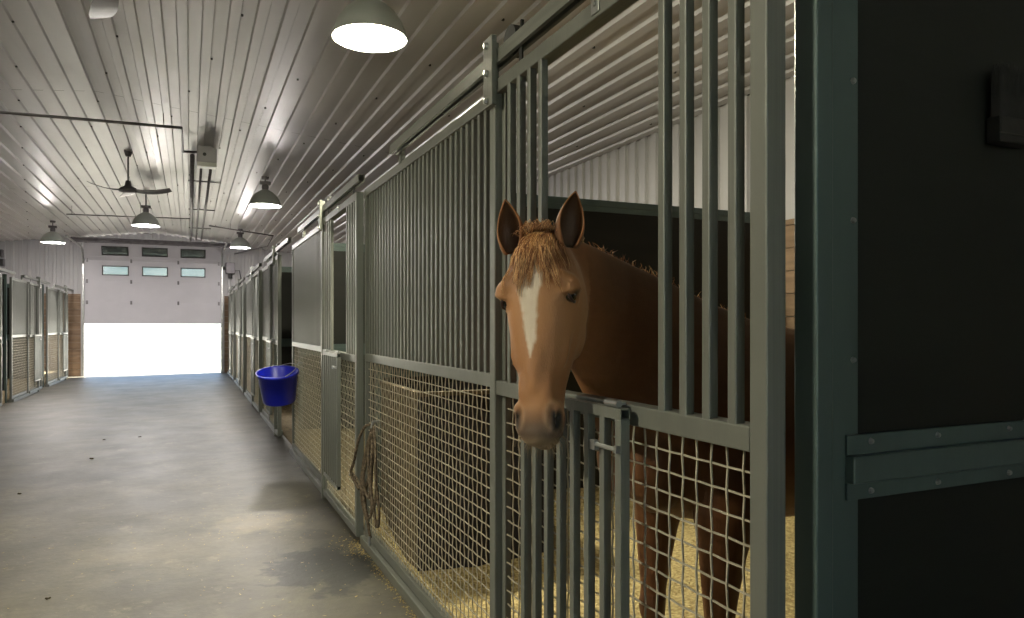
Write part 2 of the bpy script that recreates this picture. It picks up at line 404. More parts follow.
# ------------------------------------------------------------ stall hardware
def mesh_wires(y0, z0, y1, z1, sp=.0505, r=.0027, hx=.0022):
    m = MB()
    ny = int(round((y1-y0)/sp)); nz = int(round((z1-z0)/sp)); sy = (y1-y0)/ny; sz = (z1-z0)/nz
    for i in range(1, ny):
        m.tube([((hx if (i+j) % 2 else -hx)*.8, y0+i*sy, z0+j*sz) for j in range(nz+1)], r, 4, False)
    for j in range(1, nz):
        m.tube([((-hx if (i+j) % 2 else hx)*.8, y0+i*sy, z0+j*sz) for i in range(ny+1)], r, 4, False)
    return m.mesh('wire_mesh', M['wire'])
ZM0, ZM1, ZT0, ZT1 = 1.21, 1.262, 2.30, 2.35     # mid rail, top rail
PL = 2.31                                        # panel length
BAR = MB().box(-.0125, -.0125, ZM1-.01, .0125, .0125, ZT0+.01, .003).mesh('bar', M['paint'])
WIRE_P = mesh_wires(.04, .10, PL-.04, ZM0)
def make_panel():
    """origin at near lower corner, plane x=0..0.04, runs along +Y"""
    t = empty('stall_panel')
    f = MB()
    f.box(0, 0, .05, .04, .04, ZT1, .003); f.box(0, PL-.04, .05, .04, PL, ZT1, .003)
    f.box(0, .04, ZM0, .04, PL-.04, ZM1, .003); f.box(0, .04, ZT0, .04, PL-.04, ZT1, .003); f.box(0, .04, .06, .04, PL-.04, .11, .003)
    f.build('frame', M['paint'], t)
    n = 31
    for i in range(n):
        link('bar', BAR, t, (.02, .04+(PL-.08)*(i+1)/(n+1), 0))
    link('wire_mesh', WIRE_P, t, (.02, 0, 0))
    MB().box(-.03, 0, 0, .06, PL, .055, .004).build('sill', M['paint'], t)
    return t
# front post with plate, bolts, roller stop and track : part of the panel (post at its near end)
def add_post(t):
    p = MB(); p.box(-.055, -.075, 0, -.005, -.025, 2.33, .004); p.box(-.075, -.095, 2.24, -.055, -.012, 2.49, .002); p.box(-.055, -.03, 2.33, -.02, -.024, 2.49)
    po = p.build('post', M['paint'], t)
    for z in (2.46, 2.36, 2.26):
        MB().lathe([(0, -.09), (.011, -.088), (.013, -.08), (.013, -.074)], 8, (0, -.055, z), 'x').build('bolt', M['galv'], po)
    tr = MB()      # C-section track: 1.5 m towards the panel, 1.5 m over the door
    y0, y1 = -1.47, 1.45
    tr.box(-.05, y0, 2.395, -.046, y1, 2.445); tr.box(-.01, y0, 2.395, -.006, y1, 2.445); tr.box(-.046, y0, 2.441, -.01, y1, 2.445)
    tr.box(-.046, y0, 2.395, -.036, y1, 2.399); tr.box(-.02, y0, 2.395, -.01, y1, 2.399)
    tr.build('door_track', M['paint'], t)
    br = MB(); br.box(-.005, y1-.06, 2.34, .02, y1-.02, 2.44)
    br.build('track_bracket', M['paint'], t)
    c = MB(); c.lathe([(0, -.03), (.055, -.03), (.055, .01), (0, .01)], 14, (-.0, -.15, 2.455), 'x'); c.box(-.012, -.21, 2.44, .0, -.20, 2.51); c.box(-.03, -.20, 2.446, .0, -.10, 2.45)
    c.build('track_stop', M['dark_metal'], t)
DL = 1.35                                        # door length
BARD = MB().box(-.0125, -.0125, ZM1-.03, .0125, .0125, ZT0, .003).mesh('bar', M['paint'])
WIRE_D = mesh_wires(.045, .10, DL-.04, ZM0-.01)
GB = .98
def gate_tree(parent):
    """drop gate hanging down in front of the opening: y .44..1.02 along the door"""
    g = MB(); y0, y1 = .445, 1.035; zt = 1.243; zb = zt-GB
    g.hbox(-.045, y0, zt-.027, -.018, y1, zt, 'y'); g.hbox(-.045, y0, zb, -.018, y1, zb+.027, 'y')
    g.box(-.045, y0, zb+.027, -.018, y0+.027, zt-.0275, .002); g.box(-.045, y1-.027, zb+.027, -.018, y1, zt-.0275, .002)
    go = g.build('drop_gate', M['paint'], parent)
    for i in range(6):
        y = y0+.0135+(y1-y0-.027)*(i+1)/7
        link('gate_bar', GBAR, go, (-.0315, y, 0))
    l = MB(); l.tube([(-.052, y0+.005, zt-.10), (-.054, y0+.12, zt-.10)], .006, 8); l.box(-.06, y0+.10, zt-.115, -.046, y0+.125, zt-.09); l.box(-.058, y0+.0, zt-.108, -.046, y0+.012, zt-.09)
    l.build('latch', M['galv'], go)
    h = MB()
    for y in (y0+.06, y1-.06): h.tube([(-.03, y-.03, 1.252), (-.03, y+.03, 1.252)], .009, 8); h.box(-.03, y-.015, 1.248, 0, y+.015, 1.254)
    h.build('hinge', M['galv'], go)
    return go
GBAR = MB().box(-.0115, -.0115, 1.243-GB+.025, .0115, .0115, 1.243-.025, .002).mesh('gate_bar', M['paint'])
def make_door():
    t = empty('sliding_stall_door'); dz = -.012
    f = MB()
    f.box(0, 0, .04, .05, .047, ZT1+dz, .004); f.box(.025, DL-.03, .04, .05, DL, ZT1+dz, .003)
    f.box(0, .047, ZM0+dz, .05, DL-.002, ZM1+dz, .004); f.box(0, .047, ZT0+dz, .05, DL-.002, ZT1+dz, .004); f.box(0, .047, .04, .05, DL-.03, .09, .004)
    f.build('frame', M['paint'], t)
    for y in (.10, .182, .262, .343, .99, 1.073, 1.156, 1.236):
        link('bar', BARD, t, (.0135, y, 0))
    link('wire_mesh', WIRE_D, t, (.03, 0, 0))
    gate_tree(t)
    r = MB()
    for y in (.18, DL-.18):
        r.box(.017, y-.012, 2.335, .023, y+.012, 2.41); r.lathe([(0, -.012), (.016, -.012), (.016, .012), (0, .012)], 10, (.02, y, 2.42), 'x')
    r.build('trolley', M['dark_metal'], t)
    k = MB(); k.box(-.004, .62, 2.298, 0, .66, 2.345, .001); k.tube([(-.002, .64, 2.325), (-.010, .64, 2.325)], .008, 8)
    k.build('gate_keeper', M['galv'], t)
    return t
Y0 = 1.072
panel = make_panel(); add_post(panel); sdoor = make_door()
place_r = ['behind the horse, with the rope hung on it', 'second in the right row, holding the blue bucket', 'third along the right row beyond the blue bucket',
           'fourth along the right row', 'fifth along the right row', 'last of the right row beside the end wall']
place_d = ['around the horse leaning its head out', 'just beyond the hanging rope', 'slid open beyond the blue bucket', 'fourth along the right row', 'fifth along the right row', 'last of the right row near the end wall']
P_, D_ = [], []
for k in range(6):
    p = panel if k == 0 else copy_tree(panel); d = sdoor if k == 0 else copy_tree(sdoor)
    p.location = (XP, Y0+DL+.07+k*PITCH, 0); d.location = (XD, Y0+k*PITCH+(1.0 if k == 2 else 0), 0)
    p['label'] = 'stall panel with bars over wire mesh, '+place_r[k]; p['category'] = 'stall panel'; p['group'] = 'fixed stall panels along the right row'
    d['label'] = 'barred sliding stall door with drop gate, '+place_d[k]; d['category'] = 'stall door'; d['group'] = 'sliding stall doors along the right row'
    P_.append(p); D_.append(d)
# left row : same parts turned half a turn (facing the aisle from the left)
lab_l = ['nearest of the left row at the picture edge', 'second of the left row', 'farthest of the left row by the end wall']
for i, S in enumerate((12.45, 16.2, 19.95)):
    p = copy_tree(panel); d = copy_tree(sdoor)
    p.rotation_euler.z = PI; p.location = (-3.05, S+PL+.02, 0)
    d.rotation_euler.z = PI; d.location = (-3.0, S+1.4+DL, 0)
    p['label'] = 'stall panel with bars over mesh, '+lab_l[i]; p['category'] = 'stall panel'; p['group'] = 'fixed stall panels along the left row'
    d['label'] = 'half open sliding stall door, '+lab_l[i]; d['category'] = 'stall door'; d['group'] = 'sliding stall doors along the left row'

# partitions
def partition(y, x0, x1, label, group=None, near=False):
    t = empty('stall_partition', (x0, y, 0)); L = x1-x0; z1 = 2.40
    f = MB(); D = .04
    f.box(0, -D/2, 0, .045, D/2, z1+.25 if False else z1, .003)
    f.box(L-.045, -D/2, 0, L, D/2, z1, .003)
    f.box(.045, -D/2, z1-.05, L-.045, D/2, z1, .003); f.box(.045, -D/2, 1.135, L-.045, D/2, 1.19, .003); f.box(.045, -D/2, 0, L-.045, D/2, .05, .003)
    f.build('frame', M['paint_dark'], t)
    for za, zb in ((.05, 1.135), (1.19, z1-.05)):
        MB().box(.045, -.012, za, L-.045, .012, zb).build('board', M['black_board'], t)
    fl = MB()
    for s in (-1, 1):
        ya, yb = (s*.0125, s*.016) if s > 0 else (-.016, -.0125)
        fl.box(.045, ya, 1.10, L-.045, yb, 1.135); fl.box(.045, ya, 1.19, L-.045, yb, 1.23); fl.box(.045, ya, z1-.09, L-.045, yb, z1-.05)
    fl.build('flange', M['paint_dark'], t)
    if group: t['group'] = group
    return tag(t, label, 'stall partition')
pl_ = ['behind the horse at the far side of its stall', 'between second and third right stalls', 'beyond the third right stall', 'beyond the fourth right stall', 'beyond the fifth right stall']
for k in range(1, 6):
    partition(Y0+k*PITCH-.04, 1.13, XR-.07, 'black board partition in a dark steel frame, '+pl_[k-1], 'partitions between the right stalls')
for i, S in enumerate((12.45, 16.2, 19.95)):
    t = partition(S-.03, XL+.07, -3.12, 'black board partition on the left row, '+['nearest of three', 'middle of three', 'farthest of three'][i], 'partitions between the left stalls')
# the near partition beside the camera, taller, open bay in front of it
t = empty('stall_partition', (1.10, 1.035, 0)); tag(t, 'tall black board partition with bolted steel rail filling the right edge', 'stall partition')
L = XR-.07-1.10; zt = 3.3
f = MB()
f.box(0, 0, 0, .045, .058, zt, .004)                       # projecting post
f.box(.045, .018, 0, .131, .024, zt, .001)                 # flat flange beside it
f.build('post', M['paint_dark'], t)
f = MB(); f.box(.095, -.004, 1.135, L, .018, 1.19, .003); f.build('rail', M['paint_dark'], t)
f = MB(); f.box(.095, .012, 1.10, L, .018, 1.1345, .001); f.box(.095, .012, 1.1905, L, .018, 1.23, .001); f.build('rail_flange', M['paint_dark'], t)
f = MB(); f.box(.115, .024, 1.13, L, .04, zt-.05); f.build('board', M['black_board'], t)
f = MB(); f.box(.115, .024, .02, L, .04, 1.129); f.build('board', M['black_board'], t)
BOLT = MB().lathe([(0, -.006), (.005, -.005), (.007, 0)], 8, (0, 0, 0), 'y').mesh('bolt', M['galv'])
def bolt(x, y, z): link('bolt', BOLT, t, (x, y, z))
for z in (.28, .84, 1.38, 1.66, 1.94, 2.3): bolt(.117, .018, z)
for x in (.16, .36, .6, .9, 1.3): bolt(x, .012, 1.215); bolt(x, .012, 1.115)
# black fringed brush hanging on it
t = empty('hanging_brush', (1.69, 1.05, 1.855)); tag(t, 'black bristled brush hanging high on the black partition at the right edge', 'brush')
MB().box(-.06, -.028, 0, .06, 0.006, .06, .006).build('brush_block', M['brush'], t)
m = MB()
for i in range(420):
    x = random.uniform(-.056, .056); y = random.uniform(-.026, -.002)
    m.tube([(x, y, .055), (x*1.02+random.uniform(-.006, .006), y, .11), (x*1.04+random.uniform(-.012, .012), y+random.uniform(-.008, 0), random.uniform(.145, .178))], [.0016, .0014, .0006], 3)
m.build('bristles', M['brush'], t); t.children[-1]['kind'] = 'stuff'
MB().box(-.062, -.030, .018, .062, -.027, .021).build('band', simple('worn_band', (.03, .025, .02), rough=.6), t)

# ------------------------------------------------------------ bedding and litter
def bed(x0, y0, x1, y1, lvl, name='stall_bedding', step=.09, bank=.16, mat='shaded_bedding'):
    bm = bmesh.new(); nx, ny = int((x1-x0)/step), int((y1-y0)/step); G = []
    for i in range(nx+1):
        row = []
        for j in range(ny+1):
            x, y = x0+(x1-x0)*i/nx, y0+(y1-y0)*j/ny
            e = min(x-x0, x1-x, y-y0, y1-y); z = lvl+.05*noise.noise(Vector((x*1.6, y*1.6, 3)))+.02*noise.noise(Vector((x*7, y*7, 1)))
            z += bank*max(0, 1-min(x1-x, y1-y, y-y0+.3)/.7)**2
            row.append(bm.verts.new((x, y, max(z, .015))))
        G.append(row)
    for i in range(nx):
        for j in range(ny): bm.faces.new((G[i][j], G[i+1][j], G[i+1][j+1], G[i][j+1]))
    per = [G[i][0] for i in range(nx+1)]+[G[nx][j] for j in range(1, ny+1)]+[G[i][ny] for i in range(nx-1, -1, -1)]+[G[0][j] for j in range(ny-1, 0, -1)]
    low = [bm.verts.new((v.co.x, v.co.y, .002)) for v in per]
    for k in range(len(per)): q = (k+1) % len(per); bm.faces.new((per[k], low[k], low[q], per[q]))
    bmesh.ops.recalc_face_normals(bm, faces=bm.faces)
    me = bpy.data.meshes.new(name); bm.to_mesh(me); bm.free(); me.materials.append(M[mat]); me.shade_smooth(); return link(name, me)
bl = ["under the horse in the nearest stall", 'in the second right stall', 'in the third right stall behind the open door', 'in the fourth right stall', 'in the fifth right stall', 'in the last right stall']
for k in range(6):
    o = bed(1.125, Y0+k*PITCH+.04, XR-.07, Y0+(k+1)*PITCH-.08, .07, step=.05 if k == 0 else .12, mat='bedding' if k == 0 else 'shaded_bedding')
    tag(o, ('yellow' if k == 0 else 'shade-darkened brown')+' wood shavings bedding '+bl[k], 'bedding', kind='stuff')
for i, S in enumerate((12.45, 16.2, 19.95)):
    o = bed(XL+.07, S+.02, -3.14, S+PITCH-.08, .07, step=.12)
    tag(o, 'wood shavings bedding in the '+['nearest', 'middle', 'far'][i]+' left stall', 'bedding', kind='stuff')
# loose shavings along the sill
m = MB()
for i in range(1100):
    y = random.uniform(1.2, 4.9); x = 1.03-abs(random.gauss(0, .022))-.002
    if random.random() < .12: x -= random.random()*.25
    if random.random() < .2: y = random.gauss(4.75, .12); x = 1.02-abs(random.gauss(0, .08))
    a = random.uniform(0, PI); l = random.uniform(.003, .009); z = random.uniform(.001, .006)
    c = Vector((x, y, z)); d = Vector((math.cos(a), math.sin(a), random.uniform(-.2, .2)))*l; n_ = Vector((-math.sin(a), math.cos(a), .3))*l*.35
    m.bm.faces.new([m.bm.verts.new(c+q) for q in (-d-n_, d-n_, d+n_, -d+n_)])
o = m.build('loose_shavings', M['bedding']); tag(o, 'loose yellow shavings spilled along the sill of the nearest panel', 'shavings', kind='stuff')
m = MB()
for i in range(700):
    x = random.uniform(-3, 1.0); y = random.uniform(2, 13); x = random.gauss(.45, .35) if random.random() < .35 else x
    x = min(x, 1.0); y = random.gauss(5.4, .5) if random.random() < .25 else y
    a = random.uniform(0, PI); l = random.uniform(.003, .012)
    c = Vector((x, y, .0025)); d = Vector((math.cos(a), math.sin(a), 0))*l; n_ = Vector((-math.sin(a), math.cos(a), 0))*.0018
    m.bm.faces.new([m.bm.verts.new(c+q) for q in (-d-n_, d-n_, d+n_, -d+n_)])
o = m.build('straw_bits', M['bedding']); tag(o, 'scattered straw bits lying on the concrete aisle', 'straw', kind='stuff')
def at_floor(px, py):
    d = 1.45*725/(py-325); X = (px-190)*d/793.3; return X, (d-.4059*X)/.9139
for (px, py, s) in ((48, 599, .010), (19, 494, .014), (92, 459, .018), (140, 437, .014), (104, 440, .012)):
    X, Y = at_floor(px, py); m = MB()
    for q in range(5):
        m.ell((X+random.uniform(-1, 1)*s, Y+random.uniform(-1, 1)*s, s*.35), s*random.uniform(.4, .8), s*random.uniform(.4, .8), s*.4, n=8)
    o = m.build('muck_crumb', M['debris'], smooth=True); tag(o, 'small dark muck crumb on the concrete aisle floor', 'debris', 'muck crumbs on the aisle')
labels = {}
for i, o in enumerate([x for x in COL.objects if x.name.startswith('muck_crumb')]):
    o['label'] = ['dark muck crumb on the concrete at the bottom left', 'dark muck crumb at the left edge of the aisle', 'wide dark crumb on the dark stain mid aisle', 'dark crumb right of the mid aisle stain', 'small crumb behind the mid aisle stain'][i]

# corner feeder
t = empty('corner_feeder', (1.16, 3.90, .0)); tag(t, 'wooden corner feed bin with tan front and shade-darkened side behind the nearest mesh', 'feed bin')
MB().box(0, 0.012, .02, .018, .86, 1.05, .002).build('front_board', M['tan_ply'], t)
MB().box(0, 0, .02, .80, .012, 1.05, .002).build('shaded_side', M['mat'], t)  # black stands in for shade on the bin's unlit side
MB().box(.782, .012, .02, .80, .86, 1.05, .002).box(.018, .84, .02, .782, .86, 1.05).build('side_board', M['mat'], t)  # same black standing in for shade on the bin's other sides
MB().box(-.008, -.008, 1.05, .03, .86, 1.075, .003).box(.03, -.008, 1.05, .808, .03, 1.075, .003).build('rim', M['tan_ply'], t)

# ------------------------------------------------------------ lamps
def make_lamp():
    t = empty('barn_light')
    R = .25
    prof = [(R+.006, 0), (R, .012), (R*.97, .05), (R*.88, .11), (R*.72, .17), (R*.5, .22), (R*.3, .25), (.055, .262), (.05, .262)]
    inner = [(r-.004, z-.003) for r, z in prof[::-1]]
    MB().lathe(prof+inner, 36).build('shade', M['lamp_shell'], t, smooth=True)
    MB().lathe([(0, .016), (R*.96, .016), (R*.96, .02), (0, .02)], 32).build('lens', M['lens'], t)
    MB().lathe([(0, .262), (.05, .262), (.055, .30), (.05, .34), (.03, .36), (0, .36)], 16).box(-.085, -.045, .345, .085, .045, .40, .008).build('ballast', M['conduit'], t, smooth=False)
    return t
lamp = make_lamp()
lamps = [(1.13, 4.95, 3.42, 'big lit dome light nearest the camera, over the first stall front'),
         (1.135, 12.6, 3.42, 'lit dome light over the right stall row, second from the camera'),
         (1.17, 19.7, 3.42, 'lit dome light farthest along the right row, near the door opener'),
         (-.80, 16.1, 3.42, 'dome light over the middle of the aisle under the fan'),
         (-2.97, 20.1, 3.40, 'lit dome light on the left, above the left stalls'),
         (-2.9, 2.4, 3.42, 'unseen dome light added left of the camera for the stall fronts')]  # last one is added out of view to light the bar fronts
lamp_objs = [lamp]+[copy_tree(lamp) for _ in lamps[1:]]
for i, (x, y, z, lb) in enumerate(lamps):
    o = lamp_objs[i]
    o.location = (x, y, z); tag(o, lb, 'barn light', 'dome lights hanging from the ceiling')
    ztop = zc(x)-z-.02
    MB().tube([(0, 0, .39), (0, 0, ztop)], .012, 8).lathe([(0, ztop-.05), (.055, ztop-.05), (.06, ztop-.005), (0, ztop-.005)], 12).build('hanger', M['conduit'], o)
    ld = bpy.data.lights.new('lamp', 'POINT'); ld.shadow_soft_size = .05; ld.energy = LAMP_W; ld.color = LAMP_C if y < 6 else LAMP_F
    k_ = 1.0 if y < 6 else .62
    ld.energy = BULB_W*k_
    lo = bpy.data.objects.new('bulb', ld); COL.objects.link(lo); lo.parent = o; lo.location = (0, 0, -.03)
    ld = bpy.data.lights.new('lamp', 'AREA'); ld.shape = 'DISK'; ld.size = .46; ld.energy = LAMP_W*k_; ld.color = LAMP_C if y < 6 else LAMP_F
    lo = bpy.data.objects.new('lamp', ld); COL.objects.link(lo); lo.parent = o; lo.location = (0, 0, .008)

# ------------------------------------------------------------ ceiling fans
def make_fan(rod):
    t = empty('ceiling_fan')
    MB().lathe([(0, -.05), (.06, -.05), (.13, -.03), (.135, .0), (.11, .03), (.05, .06), (.035, .14), (0, .14)], 24).build('motor', M['fan'], t, smooth=True)
    MB().tube([(0, 0, .1), (0, 0, rod)], .014, 8).lathe([(0, rod-.1), (.035, rod-.1), (.06, rod-.02), (.06, rod), (0, rod)], 12).build('downrod', M['fan'], t)
    for k in range(3):
        a = 2*PI*k/3; m = MB()
        for z0_ in (0,):
            N = 10; top = []; bot = []
            for i in range(N+1):
                r = .10+.535*i/N; w_ = .055+.02*math.sin(PI*i/N) if i < N else .045; zz = -.015+.02*(i/N)**2
                for s, tz in ((-1, .010), (1, -.010)):
                    pass
                c_, s_ = math.cos(a), math.sin(a)
                def P(rr, ww, z): return Vector((rr*c_-ww*s_, rr*s_+ww*c_, z))
                zz -= .05*(i/N)*(1-i/N)*2; top.append([P(r, -w_, zz+.024), P(r, w_, zz-.010), P(r, w_, zz-.018), P(r, -w_, zz+.016)])
            m.loft(top)
        m.build('fan_blade', M['fan'], t)
    return t
f1 = make_fan(4.14-3.53); f1.location = (-.87, 12.6, 3.53); f1.rotation_euler.z = math.radians(-20)
tag(f1, 'grey three blade ceiling fan above the aisle near the middle dome light', 'ceiling fan', 'ceiling fans over the aisle')
f2 = copy_tree(f1); f2.location = (-.42, 4.72, 3.42); f2.rotation_euler.z = math.radians(100)
tag(f2, 'ceiling fan at the top left edge with only a blade in view', 'ceiling fan')

# ------------------------------------------------------------ pipes
def pipe(name, pts, r, label, cat='conduit', clips=None, group=None):
    t = empty(name, pts[0]); o = Vector(pts[0])
    MB().tube([Vector(p)-o for p in pts], r, 8).build('pipe', M['conduit'], t, smooth=True)
    if clips:
        for c in clips: c = Vector(c)-o; MB().tube([c, (c.x, c.y, zc(c.x+o.x)-o.z-.003)], .004, 6).build('hanger', M['conduit'], t)
    tag(t, label, cat, group); return t
pipe('ceiling_conduit', [(-3.6, 9.95, 3.86), (-.09, 9.9, 3.90), (-.09, 11.25, 3.90), (.1, 11.3, 3.92)], .018, 'dark conduit crossing the ceiling at the left and turning to the white box',
     clips=[(-2.9, 9.94, 3.87), (-.3, 9.9, 3.9)])
for i, (x, r, lb) in enumerate(((.03, .03, 'left and thickest of the three'), (.16, .018, 'middle of the three'), (.30, .022, 'right of the three'))):
    pipe('ceiling_pipe', [(x, 11.6, 3.93), (x, 23.1, 3.93)], r, 'grey pipe running along the ceiling to the overhead door, '+lb, 'pipe', [(x, y, 3.93) for y in (12, 14, 16, 18, 20, 22)], 'pipes along the ceiling')
m = MB()
for y in (13.8, 17.2, 20.5): m.box(-.03, y, 3.955, .5, y+.04, 3.975)
tag(m.build('pipe_strap', M['conduit']), 'cross straps carrying the ceiling pipes', 'pipe strap')
pipe('cross_pipe', [(-2.4, 17.9, 3.80), (-.0, 18.0, 3.86)], .012, 'thin pipe crossing the ceiling left of the long pipes before the overhead door', 'pipe', [(-2.3, 17.9, 3.8), (-1, 17.96, 3.83)])
pipe('cross_pipe', [(.42, 18.9, 3.84), (1.9, 19.0, 3.68), (1.95, 21.0, 3.62), (1.2, 22.9, 3.55)], .016, 'bent pipe looping over the right dome light near the end wall', 'pipe', [(.9, 18.93, 3.78), (1.7, 18.98, 3.70)])
t = empty('emergency_light', (.22, 11.35, 3.72)); tag(t, 'white box fitting on the ceiling above the aisle', 'ceiling fitting')
MB().box(-.13, -.1, .06, .13, .1, .30, .012).build('housing', M['door'], t)
MB().box(-.13, -.105, 0, .13, .1, .06, .01).build('cover', M['white_box'], t)
MB().tube([(-.03, -.11, .17), (-.03, -.1, .17)], .025, 10).tube([(0, 0, .3), (0, 0, .30)], .02, 6).box(-.04, -.04, .30, .04, .04, zc(.22)-3.72-.004).build('mount', M['dark_metal'], t)

# ------------------------------------------------------------ bucket
t = empty('muck_bucket', (.86, 7.97, .645)); t.rotation_euler = (math.radians(13), math.radians(-5), 0); tag(t, 'bright blue plastic bucket hung on the right stall row', 'bucket')
H = .33
MB().lathe([(0, 0), (.155, 0), (.165, .01), (.20, H-.03), (.205, H-.03), (.215, H-.025), (.218, H), (.208, H), (.196, H-.01), (.158, .012), (0, .008)], 36).build('tub', M['blue'], t, smooth=True)
pts = [(-.005+.215*math.sin(a)*0+0, .21*math.cos(a), H-.02+.02*abs(math.sin(a))) for a in (0,)]
hp = [Vector((.215*math.sin(a)*.0+.0, 0, 0)) for a in (0, 1)]
m = MB()
hp = []
for i in range(13):
    a = -PI/2+PI*i/12
    hp.append((.0+.20*math.cos(a)*.98, .212*math.sin(a), H-.02+.07*math.cos(a)))
m.tube(hp, .004, 6); m.build('handle', M['galv'], t)
MB().tube([(.195, 0, H+.045), (.225, 0, H+.075), (.262, .0, H+.06)], .005, 6).build('hook', M['galv'], t)

# ------------------------------------------------------------ ropes
def rope(pts, r, label, seed):
    from mathutils.geometry import interpolate_bezier
    P = [Vector(p) for p in pts]; out = []
    for i in range(len(P)-1):
        p0 = P[max(i-1, 0)]; p1 = P[i]; p2 = P[i+1]; p3 = P[min(i+2, len(P)-1)]
        for k in range(6):
            s = k/6
            out.append(.5*((2*p1)+(p2-p0)*s+(2*p0-5*p1+4*p2-p3)*s*s+(3*p1-p0-3*p2+p3)*s**3))
    out.append(P[-1])
    return out
t = empty('lead_rope', (1.0, 4.50, .84)); tag(t, 'tangled brown lead rope hanging at the gap beside the nearest mesh panel', 'rope')
def L3(x, y, z): return (x-.98, y-4.83, z-.84)
strands = [
 [L3(1.0, 4.72, .84), L3(.97, 4.80, .82), L3(.95, 4.90, .72), L3(.94, 4.98, .58), L3(.93, 5.03, .50), L3(.94, 4.95, .45), L3(.95, 4.88, .42)],
 [L3(1.0, 4.72, .84), L3(.98, 4.74, .70), L3(.97, 4.70, .55), L3(.97, 4.66, .45), L3(.97, 4.72, .40), L3(.96, 4.80, .50), L3(.98, 4.76, .66), L3(1.0, 4.72, .80)],
 [L3(1.0, 4.73, .83), L3(.97, 4.78, .65), L3(.96, 4.82, .48), L3(.96, 4.76, .34), L3(.97, 4.70, .28), L3(.98, 4.66, .34), L3(.98, 4.70, .46), L3(.98, 4.73, .60)],
 [L3(1.0, 4.74, .82), L3(.97, 4.84, .60), L3(.96, 4.86, .40), L3(.97, 4.80, .28), L3(.98, 4.74, .22)],
 [L3(.99, 4.70, .80), L3(.99, 4.68, .62), L3(.98, 4.74, .52), L3(.97, 4.80, .38), L3(.97, 4.73, .25), L3(.98, 4.69, .16)],
 [L3(1.0, 4.70, .83), L3(.99, 4.62, .74), L3(.98, 4.56, .60), L3(.98, 4.55, .46), L3(.975, 4.60, .36), L3(.975, 4.66, .44), L3(.98, 4.66, .58), L3(.99, 4.68, .72)],
 [L3(1.0, 4.72, .80), L3(.98, 4.66, .68), L3(.97, 4.64, .50), L3(.975, 4.58, .34), L3(.98, 4.52, .27), L3(.985, 4.50, .36), L3(.985, 4.56, .50)],
 [L3(.94, 5.06, .49), L3(.95, 4.95, .47), L3(.95, 4.85, .44), L3(.97, 4.75, .42)]]
for s in strands: MB().tube(rope(s, 0, '', 0), .009, 7).build('strand', M['rope'], t, smooth=True)
MB().tube([L3(.94, 5.06, .49), L3(.935, 5.09, .47)], .009, 8).tube([L3(.97, 4.69, .17), L3(.97, 4.68, .12)], .011, 8).tube([L3(1.0, 4.72, .86), L3(1.04, 4.72, .86)], .008, 8).tube([L3(1.0, 4.72, .86), L3(.99, 4.72, .82)], .008, 8).build('snap_hook', M['galv'], t)

